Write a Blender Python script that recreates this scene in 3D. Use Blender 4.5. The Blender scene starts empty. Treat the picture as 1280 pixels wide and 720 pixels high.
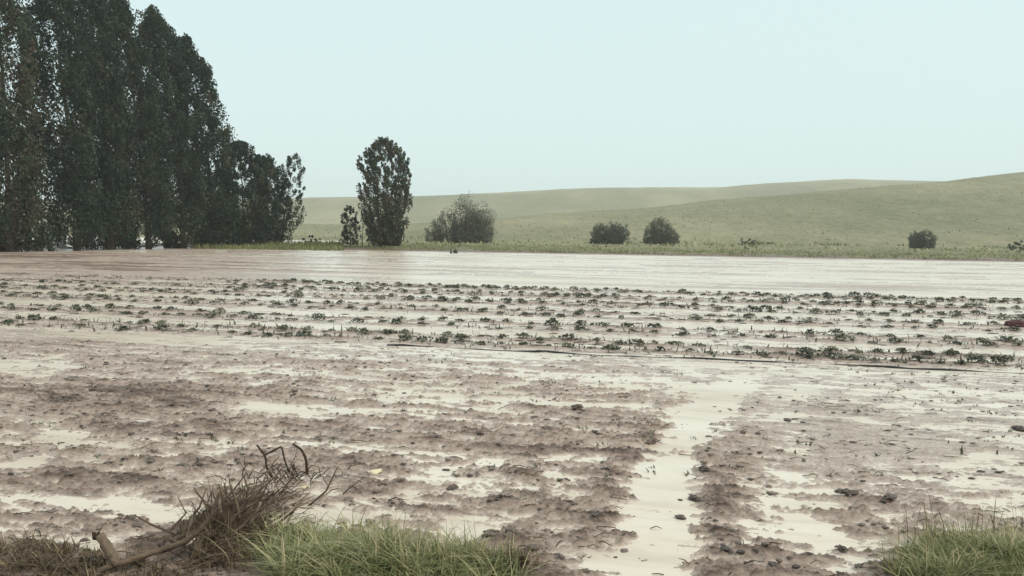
import bpy, bmesh, math, random
import numpy as np, time
T0_ = time.time()
from mathutils import Vector, Matrix, Euler

random.seed(7)
rng = np.random.default_rng(7)
S = bpy.context.scene
C = S.collection
R = math.radians

# ------------------------------------------------------------------ camera
CAM_H = 2.5
cam_d = bpy.data.cameras.new("camera")
cam_d.lens = 28.125; cam_d.sensor_width = 36.0
cam_d.clip_start = 0.05; cam_d.clip_end = 9000
cam = bpy.data.objects.new("camera", cam_d); C.objects.link(cam)
cam.rotation_mode = 'QUATERNION'
_m = Matrix.Rotation(R(90 - 4.0), 4, 'X') @ Matrix.Rotation(R(0.72), 4, 'Z')
cam.location = (0, 0, CAM_H)
cam.rotation_quaternion = _m.to_quaternion()
S.camera = cam
S.cycles.volume_bounces = 3
S.render.resolution_x = 1024; S.render.resolution_y = 576

# ------------------------------------------------------------------ sky
SUN_EL, SUN_AZ = 52.0, 120.0          # azimuth clockwise from +Y (behind the camera, to the right)
SKY_STRENGTH = 0.1
world = bpy.data.worlds.new("World"); S.world = world; world.use_nodes = True
wn = world.node_tree; wn.nodes.clear()
sky = wn.nodes.new('ShaderNodeTexSky'); sky.sky_type = 'NISHITA'; sky.sun_disc = False
sky.sun_elevation = R(SUN_EL); sky.sun_rotation = R(SUN_AZ)
sky.air_density = 1.0; sky.dust_density = 4.0; sky.ozone_density = 1.0
mixw = wn.nodes.new('ShaderNodeMix'); mixw.data_type = 'RGBA'
mixw.inputs[0].default_value = 0.88                      # an even overcast deck over the clear sky
mixw.inputs[7].default_value = (5.5, 6.75, 6.68, 1)
wn.links.new(sky.outputs[0], mixw.inputs[6])
bg = wn.nodes.new('ShaderNodeBackground'); bg.inputs[1].default_value = SKY_STRENGTH
wn.links.new(mixw.outputs[2], bg.inputs[0])
wo = wn.nodes.new('ShaderNodeOutputWorld'); wn.links.new(bg.outputs[0], wo.inputs[0])

# ------------------------------------------------------------------ sun (behind thin cloud)
sd = bpy.data.lights.new("sun", 'SUN'); sd.energy = 1.5; sd.angle = R(14); sd.color = (1.0, 0.91, 0.80)
sun = bpy.data.objects.new("sun", sd); C.objects.link(sun)
_a, _e = R(SUN_AZ), R(SUN_EL)
_to = Vector((math.sin(_a) * math.cos(_e), math.cos(_a) * math.cos(_e), math.sin(_e)))
sun.rotation_mode = 'QUATERNION'; sun.rotation_quaternion = (-_to).to_track_quat('-Z', 'Y')
sun.location = (20, -30, 60)

vs = S.view_settings
vs.view_transform = 'Standard'; vs.look = 'None'; vs.exposure = 0.5; vs.gamma = 1.0
vs.use_curve_mapping = False

# ------------------------------------------------------------------ helpers
_R3 = np.array(cam.rotation_quaternion.to_matrix())

def ray(px, py):
    """direction in the world of a photograph pixel (1280 x 720 frame)"""
    d = _R3 @ np.array([(px - 640) / 1000.0, (360 - py) / 1000.0, -1.0])
    return d

def P(px, py, z=0.0):
    """point of the level z that lies under a photograph pixel"""
    d = ray(px, py); t = (z - CAM_H) / d[2]
    return np.array([d[0] * t, d[1] * t, z])

def D(px, py, dist):
    """point in the photograph's direction at a ground distance along Y"""
    d = ray(px, py); t = dist / d[1]
    return np.array([d[0] * t, dist, CAM_H + d[2] * t])

ROW_U = np.array([0.9787, -0.2055]); ROW_N = np.array([0.2055, 0.9787])
def uv_of(X, Y): return X * ROW_U[0] + Y * ROW_U[1], X * ROW_N[0] + Y * ROW_N[1]
def xy_of(u, v): return u * ROW_U[0] + v * ROW_N[0], u * ROW_U[1] + v * ROW_N[1]

def _hash(ix, iy, seed):
    h = (ix.astype(np.int64) * 374761393 + iy.astype(np.int64) * 668265263 + seed * 974634331) & 0xFFFFFFFF
    h = ((h ^ (h >> 13)) * 1274126177) & 0xFFFFFFFF
    h = h ^ (h >> 16)
    return (h & 0xFFFF) / 65535.0

def pn(x, y, seed=0):
    x = np.asarray(x, float); y = np.asarray(y, float)
    ix = np.floor(x); iy = np.floor(y); fx = x - ix; fy = y - iy
    ux = fx * fx * fx * (fx * (fx * 6 - 15) + 10); uy = fy * fy * fy * (fy * (fy * 6 - 15) + 10)
    def g(ax, ay):
        a = _hash(ax, ay, seed) * 6.2831853
        return np.cos(a) * (x - ax) + np.sin(a) * (y - ay)
    n0 = g(ix, iy); n1 = g(ix + 1, iy); n2 = g(ix, iy + 1); n3 = g(ix + 1, iy + 1)
    a = n0 + (n1 - n0) * ux; b = n2 + (n3 - n2) * ux
    return (a + (b - a) * uy) * 1.5

def fbm(x, y, oct=4, seed=0, gain=0.5):
    s = 0; a = 1.0; t = 0
    for i in range(oct):
        s = s + a * pn(x * 2 ** i + 17.3 * i, y * 2 ** i - 9.1 * i, seed + i); t += a; a *= gain
    return s / t * 1.6

def sst(a, b, x):
    t = np.clip((np.asarray(x, float) - a) / (b - a), 0, 1); return t * t * (3 - 2 * t)

def mesh_np(name, V, F, smooth=False):
    V = np.asarray(V, np.float32); F = np.asarray(F, np.int32)
    me = bpy.data.meshes.new(name)
    n, k = F.shape
    me.vertices.add(len(V)); me.vertices.foreach_set('co', V.ravel())
    me.loops.add(n * k); me.loops.foreach_set('vertex_index', F.ravel())
    me.polygons.add(n)
    me.polygons.foreach_set('loop_start', np.arange(0, n * k, k, dtype=np.int32))
    me.polygons.foreach_set('loop_total', np.full(n, k, np.int32))
    me.polygons.foreach_set('use_smooth', np.full(n, smooth))
    me.update(calc_edges=True); me.validate()
    return me

def attr(me, name, vals):
    a = me.attributes.new(name, 'FLOAT', 'POINT'); a.data.foreach_set('value', np.asarray(vals, np.float32))

def obj(name, me, mat=None, parent=None, loc=None):
    o = bpy.data.objects.new(name, me); C.objects.link(o)
    if mat is not None: me.materials.append(mat)
    if parent is not None: o.parent = parent
    if loc is not None: o.location = loc
    return o

def tag(o, label=None, cat=None, group=None, kind=None):
    if label: o['label'] = label
    if cat: o['category'] = cat
    if group: o['group'] = group
    if kind: o['kind'] = kind
    return o

def empty(name, loc):
    o = bpy.data.objects.new(name, None); C.objects.link(o); o.location = loc; o.empty_display_size = 0.3
    return o

class MB:
    """collects triangles and quads for one mesh"""
    def __init__(s): s.v = []; s.f = []; s.t = []; s.n = 0
    def add(s, V, F, tint=0.5):
        V = np.asarray(V, float)
        s.v.append(V); s.f += [tuple(int(i) + s.n for i in q) for q in F]
        s.t.append(np.broadcast_to(np.asarray(tint, float), (len(V),)).copy()); s.n += len(V)
    def tube(s, pts, radii, sides=6, tint=0.5, rough=0.0, cap=True):
        pts = np.asarray(pts, float); n = len(pts); V = []
        for i in range(n):
            d = pts[min(i + 1, n - 1)] - pts[max(i - 1, 0)]; d = d / (np.linalg.norm(d) + 1e-9)
            a = np.cross(d, [0.31, 0.87, 0.38]); a /= np.linalg.norm(a) + 1e-9; b = np.cross(d, a)
            for k in range(sides):
                th = 6.2831853 * k / sides
                r = radii[i] * (1 + rough * random.uniform(-1, 1))
                V.append(pts[i] + r * (math.cos(th) * a + math.sin(th) * b))
        F = [(i * sides + k, i * sides + (k + 1) % sides, (i + 1) * sides + (k + 1) % sides, (i + 1) * sides + k)
             for i in range(n - 1) for k in range(sides)]
        if cap:
            V.append(pts[0]); V.append(pts[-1]); c0 = n * sides; c1 = c0 + 1
            F += [(c0, (k + 1) % sides, k) for k in range(sides)]
            F += [(c1, (n - 1) * sides + k, (n - 1) * sides + (k + 1) % sides) for k in range(sides)]
        s.add(V, F, tint)
    def build(s, name, mat, parent=None, loc=None, smooth=True):
        me = bpy.data.meshes.new(name)
        me.from_pydata(np.vstack(s.v).tolist(), [], s.f); me.update()
        attr(me, 'tint', np.concatenate(s.t))
        if smooth: me.polygons.foreach_set('use_smooth', np.ones(len(me.polygons), bool))
        return obj(name, me, mat, parent, loc)

# ------------------------------------------------------------------ materials
def new_mat(name):
    m = bpy.data.materials.new(name); m.use_nodes = True
    nt = m.node_tree; b = nt.nodes['Principled BSDF']
    return m, nt, b

def N(nt, typ, **kw):
    n = nt.nodes.new(typ)
    for k, v in kw.items(): setattr(n, k, v)
    return n

def ramp(nt, src, stops):
    r = N(nt, 'ShaderNodeValToRGB'); e = r.color_ramp.elements
    while len(e) < len(stops): e.new(0.5)
    for i, (p, c) in enumerate(stops): e[i].position = p; e[i].color = (*c, 1) if len(c) == 3 else c
    nt.links.new(src, r.inputs[0]); return r.outputs[0]

def noise(nt, scale, detail=4, vec=None, rough=0.55):
    n = N(nt, 'ShaderNodeTexNoise'); n.inputs['Scale'].default_value = scale
    n.inputs['Detail'].default_value = detail; n.inputs['Roughness'].default_value = rough
    if vec is not None: nt.links.new(vec, n.inputs['Vector'])
    return n.outputs[0]

def mixc(nt, fac, a, b, mode='MIX'):
    m = N(nt, 'ShaderNodeMix', data_type='RGBA', blend_type=mode)
    for sock, v in ((m.inputs[0], fac), (m.inputs[6], a), (m.inputs[7], b)):
        if hasattr(v, 'node'): nt.links.new(v, sock)
        elif isinstance(v, (int, float)): sock.default_value = v
        else: sock.default_value = (*v, 1)
    return m.outputs[2]

def maprange(nt, src, a, b, c=0.0, d=1.0):
    m = N(nt, 'ShaderNodeMapRange'); nt.links.new(src, m.inputs[0])
    for i, v in enumerate((a, b, c, d)): m.inputs[i + 1].default_value = v
    return m.outputs[0]

def bump(nt, b, height, strength=0.3, dist=0.02):
    n = N(nt, 'ShaderNodeBump'); n.inputs['Strength'].default_value = strength; n.inputs['Distance'].default_value = dist
    nt.links.new(height, n.inputs['Height']); nt.links.new(n.outputs[0], b.inputs['Normal'])

def row_coords(nt, su, sv):
    """world coordinates turned along the crop rows and stretched"""
    g = N(nt, 'ShaderNodeNewGeometry')
    m = N(nt, 'ShaderNodeMapping'); m.inputs['Rotation'].default_value = (0, 0, R(11.86))
    nt.links.new(g.outputs['Position'], m.inputs['Vector'])
    s = N(nt, 'ShaderNodeVectorMath', operation='MULTIPLY'); s.inputs[1].default_value = (su, sv, 1)
    nt.links.new(m.outputs[0], s.inputs[0])
    return g, s.outputs[0]

def mat_mud():
    m, nt, b = new_mat('wet_mud')
    g, rc = row_coords(nt, 0.45, 2.2)
    sx = N(nt, 'ShaderNodeSeparateXYZ'); nt.links.new(g.outputs['Position'], sx.inputs[0])
    n1 = noise(nt, 1.0, 6, rc, 0.65)
    n2 = noise(nt, 9.0, 6, g.outputs['Position'], 0.7)
    soil = ramp(nt, n1, [(0.30, (0.22, 0.150, 0.120)), (0.44, (0.43, 0.312, 0.255)), (0.62, (0.56, 0.43, 0.355))])
    soil = mixc(nt, 0.35, soil, ramp(nt, n2, [(0.3, (0.05, 0.035, 0.028)), (0.5, (0.27, 0.20, 0.16)), (0.7, (0.48, 0.385, 0.315))]))
    gs, rc3 = row_coords(nt, 1.1, 7.5)
    n4 = noise(nt, 1.0, 7, rc3, 0.72)
    soil = mixc(nt, 0.9, soil, ramp(nt, n4, [(0.37, (0.20, 0.18, 0.17)), (0.45, (0.86, 0.84, 0.83)), (0.60, (1.25, 1.25, 1.25))]), 'MULTIPLY')
    silt = ramp(nt, n2, [(0.3, (0.42, 0.33, 0.275)), (0.7, (0.63, 0.525, 0.455))])
    silt = mixc(nt, 0.8, silt, ramp(nt, n4, [(0.36, (0.42, 0.39, 0.38)), (0.46, (0.92, 0.91, 0.90)), (0.60, (1.08, 1.08, 1.08))]), 'MULTIPLY')
    n3 = noise(nt, 3.0, 4, rc)
    zz = N(nt, 'ShaderNodeMath', operation='MULTIPLY_ADD'); nt.links.new(n3, zz.inputs[0]); zz.inputs[1].default_value = -0.022
    nt.links.new(sx.outputs[2], zz.inputs[2])
    lev = maprange(nt, zz.outputs[0], -0.006, 0.026)
    dry = maprange(nt, zz.outputs[0], 0.026, 0.050)
    soil = mixc(nt, dry, soil, mixc(nt, 1.0, soil, (0.46, 0.43, 0.41), 'MULTIPLY'))
    col = mixc(nt, lev, silt, soil)
    nt.links.new(col, b.inputs['Base Color'])
    rg = N(nt, 'ShaderNodeMapRange'); nt.links.new(lev, rg.inputs[0]); rg.inputs[3].default_value = 0.2; rg.inputs[4].default_value = 0.55
    nt.links.new(rg.outputs[0], b.inputs['Roughness'])
    b.inputs['Specular IOR Level'].default_value = 0.4
    bump(nt, b, noise(nt, 26.0, 6, g.outputs['Position'], 0.8), 1.0, 0.035)
    bn = b.inputs['Normal'].links[0].from_node; nt.links.new(maprange(nt, lev, 0.0, 0.5, 0.6, 1.0), bn.inputs['Strength'])
    return m

def mat_water():
    m, nt, b = new_mat('silty_flood_water')
    g, rc = row_coords(nt, 0.10, 0.45)
    n = noise(nt, 1.0, 5, rc, 0.6)
    nt.links.new(ramp(nt, n, [(0.32, (0.55, 0.455, 0.36)), (0.5, (0.65, 0.565, 0.47)), (0.68, (0.71, 0.64, 0.56))]), b.inputs['Base Color'])
    g4, rc4 = row_coords(nt, 0.7, 3.2)
    wc = b.inputs['Base Color'].links[0].from_socket
    wc = mixc(nt, 0.8, wc, ramp(nt, noise(nt, 1.0, 6, rc4, 0.65), [(0.33, (0.80, 0.765, 0.73)), (0.52, (1, 1, 1))]), 'MULTIPLY')
    nt.links.new(wc, b.inputs['Base Color'])
    b.inputs['Roughness'].default_value = 0.32; b.inputs['IOR'].default_value = 1.33
    g2, rc2 = row_coords(nt, 5.0, 9.0)
    bump(nt, b, noise(nt, 1.0, 3, rc2), 0.15, 0.02)
    return m

def mat_tint(name, stops, rough=0.6, spec=0.25, transl=0.0, nscale=None, bumpd=0.0):
    m, nt, b = new_mat(name)
    a = N(nt, 'ShaderNodeAttribute', attribute_name='tint')
    col = ramp(nt, a.outputs['Fac'], stops)
    if nscale:
        tc = N(nt, 'ShaderNodeTexCoord')
        n = noise(nt, nscale, 5, tc.outputs['Object'], 0.65)
        col = mixc(nt, 0.6, col, ramp(nt, n, [(0.3, (0.45, 0.45, 0.45)), (0.7, (1.35, 1.35, 1.35))]), 'MULTIPLY')
        if bumpd: bump(nt, b, n, 0.6, bumpd)
    nt.links.new(col, b.inputs['Base Color'])
    b.inputs['Roughness'].default_value = rough; b.inputs['Specular IOR Level'].default_value = spec
    if transl:
        t = N(nt, 'ShaderNodeBsdfTranslucent'); nt.links.new(col, t.inputs[0])
        ms = N(nt, 'ShaderNodeMixShader'); ms.inputs[0].default_value = transl
        out = nt.nodes['Material Output']
        nt.links.new(b.outputs[0], ms.inputs[1]); nt.links.new(t.outputs[0], ms.inputs[2]); nt.links.new(ms.outputs[0], out.inputs[0])
    return m

def mat_grassland():
    m, nt, b = new_mat('pasture')
    g = N(nt, 'ShaderNodeNewGeometry')
    mp = N(nt, 'ShaderNodeVectorMath', operation='MULTIPLY'); mp.inputs[1].default_value = (1, 0.5, 1.0)
    nt.links.new(g.outputs['Position'], mp.inputs[0])
    n1 = noise(nt, 0.009, 6, mp.outputs[0], 0.62)
    n2 = noise(nt, 0.22, 6, mp.outputs[0], 0.75)
    c1 = ramp(nt, n1, [(0.36, (0.16, 0.165, 0.098)), (0.5, (0.255, 0.236, 0.148)), (0.62, (0.38, 0.33, 0.215))])
    c2 = ramp(nt, n2, [(0.3, (0.085, 0.095, 0.05)), (0.5, (0.195, 0.19, 0.11)), (0.7, (0.34, 0.30, 0.19))])
    n5 = noise(nt, 0.9, 5, mp.outputs[0], 0.8)
    cc = mixc(nt, 0.38, c1, c2)
    cc = mixc(nt, 0.7, cc, ramp(nt, n5, [(0.33, (0.5, 0.52, 0.5)), (0.5, (1, 1, 1)), (0.66, (1.4, 1.38, 1.35))]), 'MULTIPLY')
    nt.links.new(cc, b.inputs['Base Color'])
    b.inputs['Roughness'].default_value = 0.9; b.inputs['Specular IOR Level'].default_value = 0.1
    bump(nt, b, n5, 0.8, 0.8)
    return m

M = {}
M['mud'] = mat_mud(); M['water'] = mat_water(); M['pasture'] = mat_grassland()
M['poplar'] = mat_tint('poplar_leaves', [(0, (0.014, 0.028, 0.021)), (0.45, (0.026, 0.050, 0.029)), (0.75, (0.066, 0.084, 0.046)), (1, (0.105, 0.080, 0.058))], 0.6, 0.15, 0.15)
M['bush'] = mat_tint('bush_leaves', [(0, (0.062, 0.095, 0.066)), (0.5, (0.13, 0.145, 0.098)), (1, (0.19, 0.17, 0.13))], 0.6, 0.2, 0.35)
M['crop'] = mat_tint('muddy_crop_leaves', [(0, (0.06, 0.075, 0.052)), (0.5, (0.145, 0.145, 0.10)), (1, (0.30, 0.245, 0.185))], 0.5, 0.3, 0.1)
M['bark'] = mat_tint('bark', [(0, (0.035, 0.028, 0.022)), (1, (0.12, 0.095, 0.075))], 0.85, 0.1, 0, 3.0, 0.02)
M['grass'] = mat_tint('green_grass', [(0, (0.10, 0.115, 0.04)), (0.45, (0.20, 0.225, 0.088)), (0.7, (0.315, 0.30, 0.15)), (1, (0.52, 0.43, 0.26))], 0.5, 0.3, 0.25)
M['straw'] = mat_tint('dead_grass', [(0, (0.05, 0.035, 0.022)), (0.5, (0.14, 0.10, 0.06)), (1, (0.33, 0.26, 0.16))], 0.8, 0.15, 0.1)
M['clod'] = mat_tint('mud_clod', [(0, (0.06, 0.044, 0.036)), (1, (0.22, 0.165, 0.135))], 0.5, 0.35, 0, 14.0, 0.01)
M['wood'] = mat_tint('weathered_wood', [(0, (0.035, 0.023, 0.016)), (0.5, (0.15, 0.108, 0.078)), (1, (0.33, 0.26, 0.19))], 0.85, 0.1, 0, 26.0, 0.02)
M['hose'] = mat_tint('black_plastic_hose', [(0, (0.012, 0.013, 0.015)), (1, (0.03, 0.032, 0.034))], 0.4, 0.4, 0, 5.0)
M['white'] = mat_tint('white_paint', [(0, (0.55, 0.55, 0.53)), (1, (0.8, 0.8, 0.78))], 0.6, 0.3, 0, 1.5)
M['dark_red'] = mat_tint('dark_red_cloth', [(0, (0.03, 0.012, 0.012)), (1, (0.085, 0.02, 0.022))], 0.6, 0.3, 0, 6.0, 0.01)
M['paper'] = mat_tint('pale_scrap', [(0, (0.5, 0.42, 0.25)), (1, (0.75, 0.68, 0.5))], 0.7, 0.2)

# ------------------------------------------------------------------ the field: mud and flood water
ROWS = [17.1, 18.1, 20.2, 21.3, 23.7, 25.0, 27.2, 28.3, 30.5, 31.6, 33.9, 35.0]
# (photograph px, py, half width px, half height px, amount in m) : standing water (-) and higher mud (+)
PATCHES = [
    (345, 512, 120, 10, -.045), (30, 458, 55, 13, -.035), (85, 548, 70, 8, -.035), (30, 582, 45, 10, -.05),
    (420, 640, 45, 8, -.02), (560, 605, 70, 25, -.022), (620, 500, 200, 6, -.03), (900, 505, 60, 20, -.018),
    (1180, 500, 150, 20, -.005), (1010, 600, 80, 14, -.012), (590, 668, 30, 14, -.05), (760, 705, 90, 10, -.03),
    (820, 480, 200, 6, -.018), (480, 478, 200, 9, -.02), (190, 640, 150, 14, -.014), (1220, 590, 80, 20, -.012),
    (170, 500, 170, 16, .030), (100, 600, 170, 12, .035), (330, 575, 80, 20, .02), (650, 520, 160, 18, .02),
    (700, 575, 120, 18, .022), (480, 575, 90, 10, .03), (480, 610, 70, 7, .035), (700, 640, 90, 18, .028),
    (640, 680, 40, 12, .05), (795, 560, 35, 30, .015), (775, 640, 32, 30, .022), (900, 640, 26, 60, .022),
    (940, 690, 60, 30, .022), (1130, 630, 80, 14, .022), (1050, 545, 120, 12, .018), (1000, 530, 60, 8, .02),
    (140, 333, 270, 10, .065), (60, 320, 160, 5, .07), (1010, 338, 150, 2.2, .02), (870, 333, 60, 1.6, .025),
    (110, 365, 220, 5, -.02), (1150, 520, 150, 6, .012), (60, 430, 120, 6, .015), (700, 545, 70, 6, .03),
]
PW = []
for (px, py, hw, hh, a) in PATCHES:
    c = P(px, py); e = P(px + hw, py); n_ = P(px, py - hh); s_ = P(px, py + hh)
    PW.append((c[0], c[1], abs(e[0] - c[0]), max(0.12, 0.5 * abs(n_[1] - s_[1])), a))

TRACK_L = [P(800, 735), P(812, 700), P(826, 600), P(868, 530), P(908, 488), P(950, 455)]
TRACK_R = [P(1120, 740), P(1085, 700), P(990, 635), P(1000, 560), P(985, 520), P(1010, 480)]
def path_dist(X, Y, pts):
    best = np.full(np.shape(X), 1e9)
    for a, b in zip(pts[:-1], pts[1:]):
        dx, dy = b[0] - a[0], b[1] - a[1]; L = dx * dx + dy * dy
        t = np.clip(((X - a[0]) * dx + (Y - a[1]) * dy) / L, 0, 1)
        best = np.minimum(best, np.hypot(X - a[0] - t * dx, Y - a[1] - t * dy))
    return best

EDGE_V = 95.0
def height(X, Y, fine=True):
    X = np.asarray(X, float); Y = np.asarray(Y, float)
    u, v = uv_of(X, Y)
    wu = u + 1.2 * fbm(u * .25, v * .25, 2, 91); wv = v + 0.25 * fbm(u * .4, v * .4, 3, 92)
    near = 1 - sst(13, 17, v); mid = sst(14.5, 16.5, v) * (1 - sst(35, 38, v)); far = sst(35, 40, v)
    right = sst(1.6, 4.2, X) * sst(6.8, 9, Y)
    streak = fbm(wu * .22, wv * 1.5, 5, 11, .58)
    broad = fbm(wu * .09, wv * .35, 3, 21)
    h = near * (0.008 + .024 * streak * (1 - .45 * right) + .014 * broad - .004 * right + .008 * sst(1, -5, X))
    # crop beds: low ridges along the rows, wet between
    bed = np.zeros_like(v)
    for rv in ROWS:
        bed = np.maximum(bed, np.exp(-((wv - rv + .1 * fbm(u * .3, v * 0, 2, int(rv * 10))) / .38) ** 2))
    h += mid * (-.012 + .058 * bed * (.75 + .6 * fbm(u * .5, v * .5, 3, 33)) + .024 * streak + .012 * broad)
    h += far * (.004 - .012 * sst(-22, 0, X) + .035 * fbm(wu * .045, wv * .42, 5, 41, .6) + .012 * broad)
    h += mid * .006 * sst(-4, -14, X)
    for (cx, cy, rx, ry, a) in PW:
        du = (X - cx) * ROW_U[0] + (Y - cy) * ROW_U[1]; dv = (X - cx) * ROW_N[0] + (Y - cy) * ROW_N[1]
        h += a * np.exp(-((du / rx) ** 2 + (dv / ry) ** 2) * 1.1) * (.8 + .5 * streak)
    # wheel tracks of the tractor that left across the rows
    jag = .13 * fbm(X * 1.6, Y * 1.6, 3, 55) + .13 * fbm(X * 4, Y * 7, 3, 56)
    fade = 1 - sst(12, 15, Y)
    dl = path_dist(X, Y, TRACK_L) + jag
    dr = path_dist(X, Y, TRACK_R) + jag
    h = h * (1 - .38 * fade * (1 - sst(.14, .38, dl))) - .030 * fade * (1 - sst(.14, .42, dl))
    h += fade * .018 * np.exp(-((dl - .58) / .17) ** 2) * (.6 + .9 * fbm(X * 2.2, Y * 2.2, 2, 57))
    h = h - .017 * fade * (1 - sst(.05, .34, dr)) * (.6 + .7 * fbm(X * .8, Y * .8, 2, 58))
    h += fade * .012 * np.exp(-((dr - .5) / .18) ** 2) * (.5 + fbm(X * 2.2, Y * 2.2, 2, 59))
    h += (near * .014 + mid * .012) * fbm(wu * .35, wv * 1.7, 3, 66)
    h += (near * (1 - .25 * right) * .030 + mid * .034) * fbm(wu * .9, wv * 4.2, 5, 63, .72)
    h += far * .045 * fbm(wu * .05, wv * .42, 5, 64, .7)
    # lumps and clods
    l1 = fbm(X * 2.6, Y * 3.6, 4, 61, .6)
    amp = near * (1 - .25 * right) + .45 * mid + .3 * far
    h += amp * .030 * l1
    if fine:
        r = 1 - np.abs(fbm(X * 5.5 + .6 * l1, Y * 7.5, 4, 71, .6)) * 1.6
        h += near * (1 - .5 * right) * (.030 * (r - .6)) * sst(-.01, .02, h)
        h += near * .026 * fbm(X * 13, Y * 19, 3, 81, .65) * sst(-.012, .015, h)
    h = h * (1 - .5 * right * near) + .002 * right * near
    # the roadside bank the photographer stands on, and the mounds under the verge grass
    h += .55 * (1 - sst(2.6, 5.2, Y - .03 * X * X * 0))
    g1 = P(470, 725); g2 = P(1235, 720); g3 = P(250, 680); g4 = P(30, 715)
    for (gp, rx, ry, a) in ((g1, 1.0, .40, .12), (g2, .6, .45, .10), (g3, .36, .34, .15), (g4, .7, .3, .06)):
        h += a * np.exp(-(((X - gp[0]) / rx) ** 2 + ((Y - gp[1]) / ry) ** 2))
    h += .35 * sst(EDGE_V - 2.5, EDGE_V + 1.5, v)
    return h

NA, NR = 1000, 700
az = np.concatenate([np.linspace(-52, -35, 90, endpoint=False), np.linspace(-35, 35, NA - 180), np.linspace(35, 52, 91)[1:]])
s0, s1 = 1 / 5.1, 1 / 135.0
k = np.linspace(0, 1, NR - 40)
rr = np.concatenate([np.linspace(2.0, 5.1, 40, endpoint=False), 1 / (s0 + (s1 - s0) * k ** 0.85)])
A_, R_ = np.meshgrid(np.radians(az), rr)
GX = R_ * np.tan(A_); GY = R_
GZ = height(GX, GY)
na = len(az)
V = np.stack([GX, GY, GZ], -1).reshape(-1, 3)
idx = np.arange(NR * na).reshape(NR, na)
F = np.stack([idx[:-1, :-1], idx[:-1, 1:], idx[1:, 1:], idx[1:, :-1]], -1).reshape(-1, 4)
_, fv = uv_of(V[F[:, 0], 0], V[F[:, 0], 1])
F = F[fv < EDGE_V + 4]
field = obj('muddy_field', mesh_np('muddy_field', V, F, True), M['mud']); tag(field, kind='structure')
me = mesh_np('flood_water', [(-420, -1.0, 0), (420, -1.0, 0), (420, 300, 0), (-420, 300, 0)], [(0, 1, 2, 3)])
tag(obj('flood_water', me, M['water']), kind='structure')
me = mesh_np('road_verge', [(-80, -60, .53), (80, -60, .53), (80, 2.3, .53), (-80, 2.3, .53)], [(0, 1, 2, 3)])
tag(obj('road_verge', me, M['mud']), kind='structure')

# ------------------------------------------------------------------ pasture and hills
def crest_px(pts):
    xs = [math.degrees(math.atan2(ray(x, y)[0], ray(x, y)[1])) for x, y in pts]
    es = [ray(x, y)[2] / ray(x, y)[1] for x, y in pts]
    return xs, es
FAR = crest_px([(-100, 250), (100, 252), (300, 251), (400, 248), (500, 247), (620, 243), (700, 237.5), (800, 236), (900, 236), (960, 231), (1060, 226), (1130, 227.5), (1280, 230), (1500, 240)])
NEARH = crest_px([(-100, 282), (400, 282), (500, 280), (600, 276), (640, 273), (700, 268), (800, 262), (900, 252), (1000, 245), (1100, 236), (1200, 227), (1280, 219), (1400, 208), (1600, 205)])
def hills(X, Y):
    azd = np.degrees(np.arctan2(X, Y)); 
    e1 = np.interp(azd, *NEARH); e2 = np.interp(azd, *FAR)
    h1 = CAM_H + 430 * e1; h2 = CAM_H + 1150 * e2
    p1 = sst(185, 430, Y) * (1 - .75 * sst(440, 760, Y)); p2 = sst(560, 1150, Y) * (1 - .8 * sst(1160, 2400, Y))
    z = .35 + np.maximum(h1 * p1, h2 * p2) 
    z += (fbm(X * .012, Y * .012, 4, 101) * .9 + fbm(X * .05, Y * .05, 3, 102) * .25) * sst(120, 220, Y)
    u, v = uv_of(X, Y)
    z += .12 * fbm(u * .1, v * .35, 3, 103) - 1.2 * (1 - sst(EDGE_V - 2.5, EDGE_V + 1.0, v)) - 1.2 * sst(-58, -62, u) * (1 - sst(165, 180, v))
    return z
azg = np.radians(np.linspace(-58, 58, 420)); yg = np.concatenate([np.linspace(40, 130, 120, endpoint=False), np.geomspace(130, 1800, 240)])
A_, Y_ = np.meshgrid(azg, yg); X_ = Y_ * np.tan(A_)
Z_ = hills(X_, Y_); n2 = len(azg)
V = np.stack([X_, Y_, Z_], -1).reshape(-1, 3); idx = np.arange(len(yg) * n2).reshape(len(yg), n2)
F = np.stack([idx[:-1, :-1], idx[:-1, 1:], idx[1:, 1:], idx[1:, :-1]], -1).reshape(-1, 4)
_, fv = uv_of(V[F[:, 2], 0], V[F[:, 2], 1])
F = F[fv > EDGE_V - 4]
tag(obj('hilly_pasture', mesh_np('hilly_pasture', V, F, True), M['pasture']), kind='structure')

# ------------------------------------------------------------------ leaves, trees
def leaf_mesh(name, cen, size, tint, mat, parent, dirs=None, aspect=0.55):
    n = len(cen)
    a = rng.normal(size=(n, 3)); 
    if dirs is not None: a = a * .75 + dirs
    a /= np.linalg.norm(a, axis=1)[:, None]
    b = np.cross(a, rng.normal(size=(n, 3))); b /= np.linalg.norm(b, axis=1)[:, None] + 1e-9
    c = np.cross(a, b)
    s = size[:, None]
    V = np.stack([cen - a * s * .5, cen + b * s * .5 * aspect + c * s * .08, cen + a * s * .5, cen - b * s * .5 * aspect + c * s * .08], 1).reshape(-1, 3)
    F = np.arange(4 * n).reshape(n, 4)
    me = mesh_np(name, V, F)
    attr(me, 'tint', np.repeat(np.clip(tint, 0, 1), 4))
    return obj(name, me, mat, parent)

def plume_cloud(base, d, L, rad, n):
    """leaves of one shoot: a ragged spindle round its axis"""
    d = d / np.linalg.norm(d)
    t = rng.beta(1.6, 1.5, n); w = rad * np.sin(np.clip(t, 0.03, .97) * math.pi) ** .6
    p = rng.normal(size=(n, 3)); p -= (p @ d)[:, None] * d; p /= np.linalg.norm(p, axis=1)[:, None] + 1e-9
    return base + d * (t * L)[:, None] + p * (w * rng.random(n) ** .6)[:, None]

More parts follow.
